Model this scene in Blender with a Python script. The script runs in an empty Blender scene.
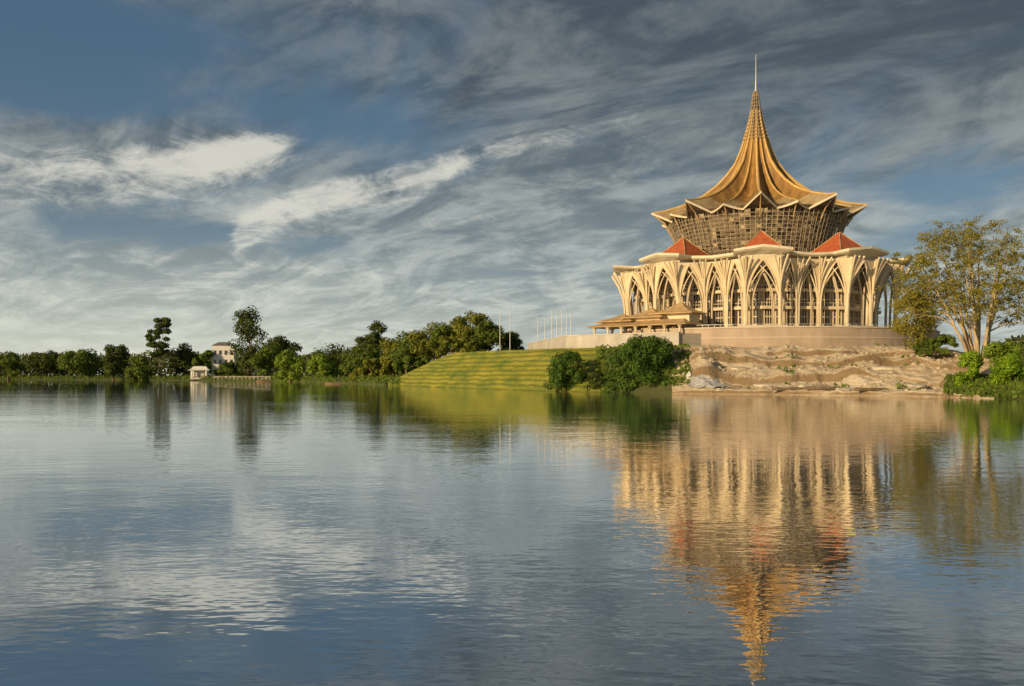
import bpy, math, random
import numpy as np
from mathutils import Vector, noise as mnoise
random.seed(7); rng = np.random.default_rng(11)
R_ = math.radians
C = bpy.context.scene.collection
F, HY, CH = 887.0, 375.0, 4.6
def at(px, py, Y): return Vector(((px-512)*Y/F, Y, CH+(HY-py)*Y/F))

# ------------------------------------------------------------------ helpers
class MB:
    def __init__(s): s.v=[]; s.f=[]
    def add(s, vs, fs):
        o=len(s.v); s.v+= [tuple(p) for p in vs]; s.f+=[tuple(i+o for i in q) for q in fs]
    def box(s, c, d, rz=0):
        x,y,z=[k/2 for k in d]; cs,sn=math.cos(rz),math.sin(rz); vs=[]
        for k in (-z,z):
            for a,b in ((-x,-y),(x,-y),(x,y),(-x,y)):
                vs.append((c[0]+a*cs-b*sn, c[1]+a*sn+b*cs, c[2]+k))
        s.add(vs,[(3,2,1,0),(4,5,6,7),(0,1,5,4),(1,2,6,5),(2,3,7,6),(3,0,4,7)])
    def tube(s, pts, rad, n=6, caps=True):
        pts=[Vector(p) for p in pts]; m=len(pts)
        if not hasattr(rad,'__len__'): rad=[rad]*m
        u=None; vs=[]; fs=[]
        for i,p in enumerate(pts):
            t=(pts[min(i+1,m-1)]-pts[max(i-1,0)]).normalized()
            if u is None:
                u=t.cross(Vector((0,0,1)) if abs(t.z)<.9 else Vector((1,0,0))).normalized()
            else:
                u=(u-t*u.dot(t)).normalized()
            w=t.cross(u)
            for k in range(n):
                a=2*math.pi*k/n; vs.append(p+(u*math.cos(a)+w*math.sin(a))*rad[i])
        for i in range(m-1):
            for k in range(n):
                a=i*n+k; b=i*n+(k+1)%n; fs.append((a,b,b+n,a+n))
        if caps: fs.append(tuple(range(n))[::-1]); fs.append(tuple(range((m-1)*n,m*n)))
        s.add(vs,fs)
    def lathe(s, prof, n=16, c=(0,0,0)):
        vs=[];fs=[]
        for r,z in prof:
            for k in range(n):
                a=2*math.pi*k/n; vs.append((c[0]+r*math.cos(a),c[1]+r*math.sin(a),c[2]+z))
        for i in range(len(prof)-1):
            for k in range(n):
                a=i*n+k;b=i*n+(k+1)%n; fs.append((a,b,b+n,a+n))
        fs.append(tuple(range(n))[::-1]); fs.append(tuple(range((len(prof)-1)*n,len(prof)*n)))
        s.add(vs,fs)
    def prism(s, poly, z0, z1):
        n=len(poly); vs=[(p[0],p[1],z0) for p in poly]+[(p[0],p[1],z1) for p in poly]
        fs=[tuple(range(n))[::-1],tuple(range(n,2*n))]+[(i,(i+1)%n,(i+1)%n+n,i+n) for i in range(n)]
        s.add(vs,fs)
    def build(s, name, mat, parent=None, smooth=False):
        me=bpy.data.meshes.new(name); me.from_pydata(s.v,[],s.f); me.materials.append(mat)
        if smooth: me.polygons.foreach_set('use_smooth',[True]*len(me.polygons))
        me.update(); o=bpy.data.objects.new(name,me); C.objects.link(o)
        if parent: o.parent=parent
        return o
def tag(o,label=None,cat=None,group=None,kind=None):
    if label: o['label']=label
    if cat: o['category']=cat
    if group: o['group']=group
    if kind: o['kind']=kind
    return o
def thing(name,label,cat,loc=(0,0,0),rz=0,group=None):
    o=bpy.data.objects.new(name,None); C.objects.link(o); o.location=loc; o.rotation_euler=(0,0,rz)
    return tag(o,label,cat,group)

# ------------------------------------------------------------------ materials
def mat(name, c1, c2=None, rough=.7, scale=.3, detail=6, bump=0, metal=0, bscale=None, spec=.3, stretch=(1,1,1), steep=None, bands=None):
    m=bpy.data.materials.new(name); m.use_nodes=True; nt=m.node_tree; b=nt.nodes['Principled BSDF']
    b.inputs['Roughness'].default_value=rough; b.inputs['Metallic'].default_value=metal
    b.inputs['Specular IOR Level'].default_value=spec
    tc=nt.nodes.new('ShaderNodeTexCoord'); mp=nt.nodes.new('ShaderNodeMapping'); mp.inputs['Scale'].default_value=stretch
    nt.links.new(tc.outputs['Object'],mp.inputs['Vector'])
    n=nt.nodes.new('ShaderNodeTexNoise'); n.inputs['Scale'].default_value=scale; n.inputs['Detail'].default_value=detail
    n.inputs['Roughness'].default_value=.62
    nt.links.new(mp.outputs[0],n.inputs['Vector'])
    r=nt.nodes.new('ShaderNodeValToRGB'); r.color_ramp.elements[0].position=.35; r.color_ramp.elements[1].position=.65
    r.color_ramp.elements[0].color=(*c1,1); r.color_ramp.elements[1].color=(*(c2 or [k*.8 for k in c1]),1)
    nt.links.new(n.outputs['Fac'],r.inputs['Fac']); col=r.outputs[0]
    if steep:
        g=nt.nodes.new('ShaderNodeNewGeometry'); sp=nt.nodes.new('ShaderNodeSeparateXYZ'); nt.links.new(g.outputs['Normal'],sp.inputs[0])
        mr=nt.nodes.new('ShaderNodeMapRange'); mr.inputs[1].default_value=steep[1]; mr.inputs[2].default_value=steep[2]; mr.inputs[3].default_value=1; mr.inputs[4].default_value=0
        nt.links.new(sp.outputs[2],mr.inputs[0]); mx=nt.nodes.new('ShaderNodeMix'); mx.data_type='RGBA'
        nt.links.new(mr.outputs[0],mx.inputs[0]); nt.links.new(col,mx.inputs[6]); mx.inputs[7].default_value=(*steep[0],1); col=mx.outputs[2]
    if bands:
        wv=nt.nodes.new('ShaderNodeTexWave'); wv.bands_direction='Z'; wv.inputs['Scale'].default_value=bands[1]; wv.inputs['Distortion'].default_value=bands[2]; wv.inputs['Detail'].default_value=3; wv.inputs['Detail Scale'].default_value=.6
        nt.links.new(tc.outputs['Object'],wv.inputs['Vector'])
        mr=nt.nodes.new('ShaderNodeMapRange'); mr.inputs[1].default_value=.10; mr.inputs[2].default_value=.55; mr.inputs[3].default_value=bands[3]; mr.inputs[4].default_value=0
        nt.links.new(wv.outputs['Fac'],mr.inputs[0]); mx=nt.nodes.new('ShaderNodeMix'); mx.data_type='RGBA'
        nt.links.new(mr.outputs[0],mx.inputs[0]); nt.links.new(col,mx.inputs[6]); mx.inputs[7].default_value=(*bands[0],1); col=mx.outputs[2]
    nt.links.new(col,b.inputs['Base Color'])
    if bump:
        n2=nt.nodes.new('ShaderNodeTexNoise'); n2.inputs['Scale'].default_value=bscale or scale*4; n2.inputs['Detail'].default_value=8
        nt.links.new(mp.outputs[0],n2.inputs['Vector'])
        bp=nt.nodes.new('ShaderNodeBump'); bp.inputs['Distance'].default_value=bump; bp.inputs['Strength'].default_value=1
        nt.links.new(n2.outputs['Fac'],bp.inputs['Height']); nt.links.new(bp.outputs[0],b.inputs['Normal'])
    return m
def leafmat(name, dark, light, trans=.3, nscale=.25):
    m=bpy.data.materials.new(name); m.use_nodes=True; nt=m.node_tree; nt.nodes.clear()
    out=nt.nodes.new('ShaderNodeOutputMaterial'); g=nt.nodes.new('ShaderNodeNewGeometry')
    tc=nt.nodes.new('ShaderNodeTexCoord'); n=nt.nodes.new('ShaderNodeTexNoise'); n.inputs['Scale'].default_value=nscale; n.inputs['Detail'].default_value=3
    nt.links.new(tc.outputs['Object'],n.inputs['Vector'])
    ad=nt.nodes.new('ShaderNodeMath'); ad.operation='MULTIPLY_ADD'; ad.inputs[1].default_value=.55
    nt.links.new(g.outputs['Random Per Island'],ad.inputs[0])
    sb=nt.nodes.new('ShaderNodeMath'); sb.operation='MULTIPLY_ADD'; sb.inputs[1].default_value=1.4; sb.inputs[2].default_value=-.45
    nt.links.new(n.outputs['Fac'],sb.inputs[0]); nt.links.new(sb.outputs[0],ad.inputs[2])
    r=nt.nodes.new('ShaderNodeValToRGB'); r.color_ramp.elements[0].color=(*dark,1); r.color_ramp.elements[1].color=(*light,1)
    nt.links.new(ad.outputs[0],r.inputs['Fac'])
    d=nt.nodes.new('ShaderNodeBsdfDiffuse'); t=nt.nodes.new('ShaderNodeBsdfTranslucent'); mx=nt.nodes.new('ShaderNodeMixShader'); mx.inputs[0].default_value=trans
    nt.links.new(r.outputs[0],d.inputs[0]); nt.links.new(r.outputs[0],t.inputs[0])
    nt.links.new(d.outputs[0],mx.inputs[1]); nt.links.new(t.outputs[0],mx.inputs[2]); nt.links.new(mx.outputs[0],out.inputs[0])
    return m
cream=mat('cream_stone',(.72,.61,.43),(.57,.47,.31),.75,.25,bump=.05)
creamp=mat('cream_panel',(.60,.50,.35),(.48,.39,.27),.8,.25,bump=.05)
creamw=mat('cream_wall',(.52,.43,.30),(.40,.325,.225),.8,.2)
white=mat('white_paint',(.78,.77,.74),(.68,.67,.64),.6,.3)
greyw=mat('weathered_white',(.52,.49,.44),(.36,.34,.30),.8,.25,stretch=(1,1,.4))
gold=mat('gold_roof_shaded',(.36,.205,.06),(.18,.10,.034),.5,.4,stretch=(1,1,.12),spec=.4)  # gold darkened: shade of the folds between the ribs is put into the colour
goldl=mat('gold_rib',(.66,.45,.17),(.52,.33,.11),.45,.4)
brimm=mat('beige_brim',(.42,.32,.18),(.26,.185,.10),.65,.35)
rimm=mat('eave_cream',(.68,.61,.46),(.54,.47,.34),.6,.4)
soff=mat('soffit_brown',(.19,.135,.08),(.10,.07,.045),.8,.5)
redr=mat('red_tile',(.50,.13,.05),(.34,.085,.035),.6,.8)
glass=mat('dark_glass',(.035,.04,.05),(.06,.06,.06),.12,.2,spec=.6)
scaf=mat('scaffold_pole',(.48,.39,.26),(.29,.23,.15),.6,.6)
drumm=mat('drum_wall',(.22,.175,.12),(.10,.08,.058),.85,.5)
steel=mat('grey_steel',(.42,.43,.44),None,.4,.5,metal=.3)
darkst=mat('dark_bronze',(.13,.095,.06),(.08,.06,.04),.5,.5)
pink=mat('pink_stone',(.47,.37,.29),(.33,.26,.20),.85,.18,bump=.06,stretch=(1,1,.5))
coping=mat('coping_stone',(.58,.50,.40),(.48,.41,.32),.8,.3)
pav=mat('paving',(.42,.38,.32),None,.85,.3)
canr=mat('canopy_roof',(.54,.38,.19),(.36,.24,.12),.6,.4)
bark=mat('bark',(.20,.15,.10),(.11,.085,.06),.9,.6,bump=.08)
palebark=mat('pale_bark',(.50,.40,.25),(.32,.25,.15),.85,.5,bump=.06)
rockm=mat('rock',(.56,.49,.38),(.32,.27,.20),.9,.7,bump=.1)
slabm=mat('pale_slab',(.62,.57,.48),(.46,.41,.33),.9,.4,bump=.08)
tarpm=mat('tarp',(.58,.57,.55),(.40,.39,.38),.6,.4,bump=.1)
logm=mat('log_wood',(.22,.16,.10),(.12,.09,.06),.9,.8,bump=.06)
greyroof=mat('grey_roof',(.22,.20,.18),(.15,.14,.13),.8,.5)
boatb=mat('boat_brown',(.22,.15,.08),(.15,.10,.06),.6,.4)
lawnm=mat('lawn',(.32,.29,.04),(.11,.155,.022),.95,.14,detail=14,bump=.6,bscale=1.6,stretch=(.6,.6,2),bands=((.055,.09,.014),.21,2.6,.6))
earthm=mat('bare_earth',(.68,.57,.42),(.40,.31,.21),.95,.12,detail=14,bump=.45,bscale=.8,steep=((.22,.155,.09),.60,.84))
groundm=mat('low_ground',(.06,.085,.025),(.10,.10,.04),.95,.1,bump=.2)

# ------------------------------------------------------------------ terrain
def interp(tab,u): return float(np.interp(u,[t[0] for t in tab],[t[1] for t in tab]))
SH=[(-900,379.0),(0,379.6),(100,380.0),(200,380.6),(300,382),(360,384),(392,385.6),(470,388.5),(560,391.6),(690,394.0),(800,395),(940,397),(1100,402),(1400,410),(2000,425)]
HT=[(-2000,2),(384,2),(398,3.6),(415,7.0),(432,10.2),(448,12.6),(456,13.2),(600,12.6),(700,12.2),(900,12.2),(960,10),(1100,8),(2500,7)]
RN=[(-2000,10),(384,10),(420,20),(450,26),(560,25),(640,26),(690,24),(720,28),(800,35),(900,46),(950,36),(1100,30)]
def shoreY(u): return CH*F/(interp(SH,u)-HY)
def sstep(a,b,x):
    t=min(1,max(0,(x-a)/(b-a))); return t*t*(3-2*t)
def earthw(u): return sstep(655,700,u)*(1-sstep(965,1000,u))
BUMPS=[(703,15,15,6,3.6),(722,21,12,4,2.6),(745,22,14,4,1.6),(790,25,10,3.5,1.6),(812,17,22,4,1.0),(870,28,26,5,1.8),(920,30,20,7,1.5),(760,9,25,4,-.8),(930,12,24,5,-1.0),(855,14,14,4,1.6),(780,14,9,3,1.3)]
def zt(u,d):
    if d<0: return d*.35
    H=interp(HT,u); r=interp(RN,u); f=min(1,d/r); ew=earthw(u)
    zl=H*f
    fe=f+.28*mnoise.noise(Vector((u*.014,d*.03,3)))*min(1,f*6)*(1-f)
    zs_=interp([(0,0),(.010,.09),(.12,.11),(.34,.14),(.36,.38),(.54,.40),(.64,.43),(.66,.66),(.84,.71),(.86,.91),(1,1)],fe)
    mixw=.64+.6*mnoise.noise(Vector((u*.018,d*.04,11)))
    mixw=min(.97,max(.2,mixw)); ze=H*(zs_*mixw+(fe*.93+.07*min(1,f*40))*(1-mixw)) if f<1 else H
    z=zl*(1-ew)+ze*ew
    if ew>0 and d>0:
        k=min(1,d/2)*(1 if f<1 else max(0,1-(d-r)/20))
        X=u*.24
        z+=ew*k*(.8*mnoise.noise(Vector((X*.11,d*.14,0)))+.38*mnoise.noise(Vector((X*.4,d*.45,5)))+.2*mnoise.noise(Vector((X*1.1,d*1.1,9))))
        for bu,bd,su,sd,a in BUMPS: z+=ew*a*math.exp(-((u-bu)/su)**2-((d-bd)/sd)**2)
    elif d>0: z+=.12*mnoise.noise(Vector((u*.1,d*.15,2)))*min(1,d)
    return z
def gz(X,Y):
    u=512+F*X/Y; return zt(u,Y-shoreY(u))
drows=[-9,-3,0,.25]+[.5*k for k in range(1,104)]+[56,64,80,110,160,260,500,1000,2500,9000]
def patch(name,us,m,label,cat):
    vs=[];fs=[]
    n=len(drows)
    for u in us:
        ys=shoreY(u)+.9*mnoise.noise(Vector((u*.06,0,7)))*(1 if u>380 else .5)
        for d in drows:
            Y=ys+d; vs.append(((u-512)*Y/F,Y,zt(u,d)))
    for i in range(len(us)-1):
        for j in range(n-1):
            a=i*n+j; fs.append((a,a+n,a+n+1,a+1))
    b=MB(); b.v=vs; b.f=fs
    return tag(b.build(name,m,None,True),label,cat,None,'structure')
U=lambda a,b,s:[a+s*i for i in range(int(round((b-a)/s))+1)]
patch('ground',U(-1400,-220,40)+U(-200,390,6)[1:]+[386],groundm,'low dark green shore across the river under the trees','ground')
patch('lawn',U(386,604,2),lawnm,'sunlit grass slope rising from the river','lawn')
patch('brush_bank',U(604,672,2),groundm,'dark green bank behind the waterside shrubs','bank')
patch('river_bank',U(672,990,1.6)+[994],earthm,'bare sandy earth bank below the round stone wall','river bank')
patch('grass_bank',[994]+U(1000,1200,8)+U(1240,2600,60),groundm,'green bank at the right edge behind the shrubs','bank')

# ------------------------------------------------------------------ water
def watermat():
    m=bpy.data.materials.new('river_water'); m.use_nodes=True; nt=m.node_tree; nt.nodes.clear()
    out=nt.nodes.new('ShaderNodeOutputMaterial')
    tc=nt.nodes.new('ShaderNodeTexCoord')
    def nz(scale,sx,sy,det,rot=0):
        mp=nt.nodes.new('ShaderNodeMapping'); mp.inputs['Scale'].default_value=(sx,sy,1); mp.inputs['Rotation'].default_value=(0,0,rot)
        nt.links.new(tc.outputs['Object'],mp.inputs['Vector'])
        n=nt.nodes.new('ShaderNodeTexNoise'); n.inputs['Scale'].default_value=scale; n.inputs['Detail'].default_value=det; n.inputs['Roughness'].default_value=.5
        nt.links.new(mp.outputs[0],n.inputs['Vector']); return n.outputs['Fac']
    def mth(op,a,b,c=None):
        n=nt.nodes.new('ShaderNodeMath'); n.operation=op
        for i,k in enumerate((a,b,c)):
            if k is None: continue
            if hasattr(k,'is_linked'): nt.links.new(k,n.inputs[i])
            else: n.inputs[i].default_value=k
        return n.outputs[0]
    big=nz(.22,.6,1,2,.15); mid=nz(.9,.6,1.1,2,-.2); small=nz(3.2,.6,1.1,1.5,.2)
    patchy=nz(.03,.5,1.6,4)
    h=mth('MULTIPLY',big,.13); h=mth('MULTIPLY_ADD',mid,.05,h)
    sm=mth('MULTIPLY',mth('MULTIPLY',small,.038),mth('MULTIPLY_ADD',patchy,1.8,-.2))
    h=mth('ADD',h,sm)
    bp=nt.nodes.new('ShaderNodeBump'); bp.inputs['Strength'].default_value=1; bp.inputs['Distance'].default_value=.20
    nt.links.new(h,bp.inputs['Height'])
    d=nt.nodes.new('ShaderNodeBsdfDiffuse'); d.inputs[0].default_value=(.07,.092,.10,1)
    g=nt.nodes.new('ShaderNodeBsdfGlossy'); g.inputs['Roughness'].default_value=.02; g.inputs[0].default_value=(.98,.98,.98,1)
    nt.links.new(bp.outputs[0],g.inputs['Normal'])
    fr=nt.nodes.new('ShaderNodeFresnel'); fr.inputs['IOR'].default_value=1.75; nt.links.new(bp.outputs[0],fr.inputs['Normal'])
    mx=nt.nodes.new('ShaderNodeMixShader'); nt.links.new(mth('MULTIPLY_ADD',fr.outputs[0],.46,.54),mx.inputs[0])
    nt.links.new(d.outputs[0],mx.inputs[1]); nt.links.new(g.outputs[0],mx.inputs[2]); nt.links.new(mx.outputs[0],out.inputs[0])
    return m
b=MB(); b.add([(-4000,-400,0),(4000,-400,0),(4000,3000,0),(-4000,3000,0)],[(0,1,2,3)])
tag(b.build('water',watermat()),'wide calm river reflecting the sky and the hall','river',None,'structure')

# ------------------------------------------------------------------ terrace and walls
BX,BY,ZG=82.5,300.0,18.0
RT=55.0; ZL=16.4
b=MB()
poly=[]
for k in range(0,49):
    a=R_(-150)+R_(300)*k/48
    poly.append((BX+RT*math.cos(a),BY+RT*math.sin(a)))
b.prism(poly,8,17.96)
tag(b.build('terrace',pav),'raised paved terrace carrying the hall','terrace',None,'structure')
b=MB(); b.prism([(7,342),(17.5,273),(47,249.5),(80,262),(80,340)],8,ZL)
tag(b.build('lower_terrace',pav),'lower paved terrace left of the hall','terrace',None,'structure')
t=thing('retaining_wall','long curved pinkish stone retaining wall in front of the hall','wall',(BX,BY,8))
w=MB(); cp=MB(); n=60
def arcstrip(mb,r0,r1,z0,z1,A,B,n):
    vs=[];fs=[]
    for k in range(n+1):
        a=A+(B-A)*k/n; c,s=math.cos(a),math.sin(a)
        vs+=[(r1*c,r1*s,z0),(r1*c,r1*s,z1),(r0*c,r0*s,z1),(r0*c,r0*s,z0)]
    for k in range(n):
        o=4*k
        for q in range(4): fs.append((o+q,o+4+q,o+4+(q+1)%4,o+(q+1)%4))
    fs+=[(0,1,2,3),(4*n+3,4*n+2,4*n+1,4*n)]
    mb.add(vs,fs)
A,B=R_(-150),R_(20)
arcstrip(w,RT+.02,RT+.9,0,9.7,A,B,n); w.build('wall_face',pink,t)
arcstrip(cp,RT-.1,RT+1.15,9.7,10.1,A,B,n); cp.build('coping',coping,t)
pb=MB(); arcstrip(pb,RT+.9,RT+1.0,6.9,7.2,A,B,n)
pb.build('stone_band',coping,t)
ped=MB()
arcstrip(ped,RT-2.2,RT-2.1,10.9,11.0,A,B,n)
for k in range(91):
    a=A+(B-A)*k/90; ped.box(((RT-2.15)*math.cos(a),(RT-2.15)*math.sin(a),10.45),(.1,.1,1.05),a)
ped.build('railing',steel,t)
t=thing('terrace_wall','pale weathered terrace wall above the grass slope left of the hall','wall',(0,0,10))
w=MB(); cp=MB()
pl=[(7,342),(17.5,273),(47,249.5)]
for p,q in zip(pl[:-1],pl[1:]):
    dx,dy=q[0]-p[0],q[1]-p[1]; L=math.hypot(dx,dy); rz=math.atan2(dy,dx); nx,ny=dy/L,-dx/L
    if nx>0: nx,ny=-nx,-ny
    cx,cy=(p[0]+q[0])/2+nx*.4,(p[1]+q[1])/2+ny*.4
    w.box((cx,cy,3.3),(L+.6,.7,6.4),rz); cp.box((cx,cy,6.66),(L+.9,1.0,.3),rz)
w.build('wall_face',greyw,t); cp.build('coping',coping,t)

# ------------------------------------------------------------------ the hall
hall=thing('assembly_hall','nine sided hall with tall golden tent roof, needle spire and pointed arcades on the terrace','building',(BX,BY,ZG),R_(-15.4))
PH=2.5
def pol(R,deg,z=0):
    a=R_(deg); return Vector((R*math.sin(a),-R*math.cos(a),z))
def tang(deg): return Vector((math.cos(R_(deg)),math.sin(R_(deg)),0))
def ngon(R): return [pol(R,PH+40*k) for k in range(9)]
c20,s20=math.cos(R_(20)),math.sin(R_(20))
def outline(rp,ap,hw,pk=.8):
    pts=[]; s=(ap-hw*s20)/c20
    for k in range(9):
        dg=PH+40*k; nn=pol(1,dg); tt=tang(dg)
        for (a,r,kind) in ((-hw,s,0),(-hw,rp,1),(-hw*.5,rp+pk*.6,1.5),(0,rp+pk,2),(hw*.5,rp+pk*.6,1.5),(hw,rp,1),(hw,s,0)):
            p=nn*r+tt*a; pts.append((p.x,p.y,kind))
        m=pol(ap,dg+20); pts.append((m.x,m.y,-1))
    return pts
b=MB(); b.prism(outline(46.2,41.0,7.4),-.03,.5); b.prism(outline(45.4,40.4,6.9),.5,1.0); b.build('plinth',coping,hall)
APO=35.2; RW=APO/c20
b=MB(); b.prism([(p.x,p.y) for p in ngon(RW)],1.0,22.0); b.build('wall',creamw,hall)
for z in (6.2,11.4):
    b=MB(); b.prism([(p.x,p.y) for p in ngon(RW+1.7)],z,z+.9); b.build('floor_band',cream,hall)
    b=MB(); ps=ngon(RW+1.55)
    for k in range(9):
        A_,B_=ps[k],ps[(k+1)%9]
        b.tube([(A_.x,A_.y,z+1.9),(B_.x,B_.y,z+1.9)],.1,4)
        for j in range(18):
            q=A_.lerp(B_,j/18); b.box((q.x,q.y,z+1.4),(.1,.1,1.0))
    b.build('balcony_rail',rimm,hall)
# columns and the nested pointed arches between them
cols=[]
for k in range(9):
    dg=PH+40*k; nn=pol(1,dg); tt=tang(dg)
    cols.append((nn*43.4-tt*4.9,nn,1)); cols.append((nn*43.4+tt*4.9,nn,1))
    fn=pol(1,dg+20); ft=tang(dg+20)
    for o in (-3.3,3.3): cols.append((fn*38.6+ft*o,fn,0))
N=len(cols)
def lean(z): return 2.0*max(0,(z-1)/20)**2.2
for i in range(N):
    P,nn,big=cols[i]; b=MB(); g=1.0 if big else .8
    sh=[];sr=[]
    for z,r in ((1.0,.8),(1.5,.76),(1.8,.50),(7,.44),(12,.40),(17,.44),(20.9,.7)):
        q=P+nn*lean(z); sh.append((q.x,q.y,z)); sr.append(r*g)
    b.tube(sh,sr,8)
    for sd_ in (-1,0,1):      # fan ribs carrying the cornice
        tg=Vector((-nn.y,nn.x,0)); pts=[]
        for j in range(9):
            z=10.5+10.4*j/8; k_=(j/8)**2; q=P+nn*(lean(z)+.3+2.4*k_)+tg*sd_*1.9*k_; pts.append((q.x,q.y,z))
        b.tube(pts,[(.24+.10*j/8)*g for j in range(9)],6)
    b.build('column',cream,hall,False)
def arch_half(B,z,zs,za):
    if z<=zs: return B
    h=za-zs; Rr=(h*h+B*B)/(2*B); return max(0,math.sqrt(max(0,Rr*Rr-(z-zs)**2))-(Rr-B))
def arch_layer(mb,P,Q,bn,inset,B,zs,za,ztop,depth,rib,pier=None):
    M=(P+Q)/2; tt=(Q-P).normalized(); Lh=pier or (Q-P).length/2-.1
    zz=[1.0,zs]+[zs+(za-zs)*(j/12) for j in range(1,13)]+[ztop]
    rows=[]
    for z in zz:
        o=arch_half(B,z,zs,za) if z<za else 0
        base=M+bn*(lean(z)-inset); rows.append((base,o,z))
    for sg in (-1,1):
        vs=[];fs=[]
        for base,o,z in rows:
            w_=Lh if pier is None else min(Lh,o+.55)
            for x,dp in ((w_,0),(o,0),(o,depth)):
                q=base+tt*sg*x-bn*dp; vs.append((q.x,q.y,z))
        for j in range(len(rows)-1):
            a=3*j; fs+=[(a,a+1,a+4,a+3),(a+1,a+2,a+5,a+4)]
        mb.add(vs,fs)
        pts=[]
        for base,o,z in rows[1:-1]:
            q=base+tt*sg*o+bn*.1; pts.append((q.x,q.y,z))
        q=rows[0][0]+tt*sg*B+bn*.1; pts=[(q.x,q.y,1.0)]+pts
        mb.tube(pts,rib,5)
for i in range(N):
    P,nn,_=cols[i]; Q,qn,_=cols[(i+1)%N]; bn=(nn+qn).normalized(); L2=(Q-P).length/2
    b=MB(); arch_layer(b,P,Q,bn,0,L2-.45,8.0,20.0,20.6,.5,.24)
    # slim interlacing ribs in front of the arch
    for S_,E_ in ((P,Q),(Q,P)):
        pts=[]; Bh=(E_-S_).length; h=15.0; Rr=(h*h+Bh*Bh)/(2*Bh)
        for j in range(13):
            z_=h*j/12; o=math.sqrt(max(0,Rr*Rr-z_*z_))-(Rr-Bh); f=(1-o/Bh)*.9; z=5.4+z_; q=S_+(E_-S_)*f+bn*(lean(z)-.35); pts.append((q.x,q.y,z))
        b.tube(pts,[.26-.10*j/12 for j in range(13)],5)
    ao=b.build('arch',cream,hall)
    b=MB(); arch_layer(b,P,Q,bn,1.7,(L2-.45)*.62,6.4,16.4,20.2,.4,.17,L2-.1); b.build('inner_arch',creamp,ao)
def ringstrip(mb,rings,closed=False):
    n=len(rings[0]); vs=[p for r in rings for p in r]; fs=[]
    m=len(rings)
    for i in range(m if closed else m-1):
        for k in range(n): fs.append((i*n+k,i*n+(k+1)%n,((i+1)%m)*n+(k+1)%n,((i+1)%m)*n+k))
    mb.add(vs,fs)
def zl_(kind,s): return s*{-1:-.4,0:0,1:.3,1.5:.8,2:1.3}[kind]
rings=[]
for rp,ap,hw,z,s in ((43.9,38.4,5.7,20.5,0),(44.2,38.8,5.9,20.5,0),(44.5,39.1,6.1,21.2,.2),(46.7,41.4,7.7,21.6,.9),(47.3,41.9,8.3,22.0,1),(47.2,41.8,8.2,22.7,1),(45.6,40.6,7.0,22.8,.9),(38,35.5,4,22.4,.1)):
    rings.append([(x,y,z+zl_(k,s)) for x,y,k in outline(rp,ap,hw,.9)])
b=MB(); ringstrip(b,rings); b.build('cornice',rimm,hall)
b=MB(); b.prism([(p.x,p.y) for p in ngon(41)],22.0,22.45); b.build('roof_deck',pav,hall)
# windows
def lancet(hw,z0,zsp,zap,n=8):
    pts=[(-hw,z0)]; h=zap-zsp; Rr=(h*h+hw*hw)/(2*hw)
    for i in range(n+1):
        zz=h*i/n; pts.append((-(math.sqrt(max(0,Rr*Rr-zz*zz))-(Rr-hw)),zsp+zz))
    for i in range(n-1,-1,-1):
        zz=h*i/n; pts.append(((math.sqrt(max(0,Rr*Rr-zz*zz))-(Rr-hw)),zsp+zz))
    pts.append((hw,z0)); return pts
apo=APO
for k in range(9):
    mid=PH+40*k+20; nn=pol(1,mid); tt=tang(mid)
    for c in (-10.8,-7.2,-3.6,0,3.6,7.2,10.8):
        def W(x,z,o): 
            q=nn*(apo+o)+tt*(c+x); return (q.x,q.y,z)
        outer=lancet(1.45,1.4,12.5,19.4); inner=lancet(1.15,1.8,12.4,18.4)
        b=MB(); m=len(outer)
        vs=[W(x,z,.35) for x,z in outer]+[W(x,z,.35) for x,z in inner]+[W(x,z,.004) for x,z in outer]+[W(x,z,.06) for x,z in inner]
        fs=[]
        for i in range(m):
            j=(i+1)%m; fs+=[(i,j,m+j,m+i),(2*m+i,2*m+j,j,i),(m+i,m+j,3*m+j,3*m+i)]
        b.add(vs,fs)
        for x in (-.4,.4):
            ztop=16.4; q=nn*(apo+.2)+tt*(c+x); b.box((q.x,q.y,(1.6+ztop)/2),(.13,.2,ztop-1.6),R_(mid))
        for z in (4.0,9.2,14.6):
            q=nn*(apo+.19)+tt*c; b.box((q.x,q.y,z),(2.2 if z<12 else 2.0,.14,.3),R_(mid))
        wd=b.build('window',cream,hall)
        b=MB(); b.add([W(x,z,.07) for x,z in inner],[tuple(range(m))]); b.build('pane',glass,wd)
for k in (0,1,8):
    deg=PH+40*k; b=MB()
    c=pol(36.0,deg); n_=pol(1,deg); t_=tang(deg)
    levels=[(6.6,22.6),(6.7,23.1),(4.5,25.1),(2.3,27.3),(.15,29.6)]
    vs=[];fs=[]
    for r,z in levels:
        for sx,sy in ((-1,-1),(1,-1),(1,1),(-1,1)):
            p=c+n_*(r*sy)+t_*(r*sx); vs.append((p.x,p.y,z))
    for i in range(len(levels)-1):
        for q in range(4): fs.append((i*4+q,i*4+(q+1)%4,i*4+4+(q+1)%4,i*4+4+q))
    fs.append((16,17,18,19)); b.add(vs,fs); pr=b.build('pyramid_roof',redr,hall)
    b=MB()
    for sx,sy in ((-1,-1),(1,-1),(1,1),(-1,1)):
        b.tube([c+n_*(r*sy)+t_*(r*sx)+Vector((0,0,z+.06)) for r,z in levels[1:]],.16,5)
    b.build('hip_ridge',canr,pr)
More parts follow.
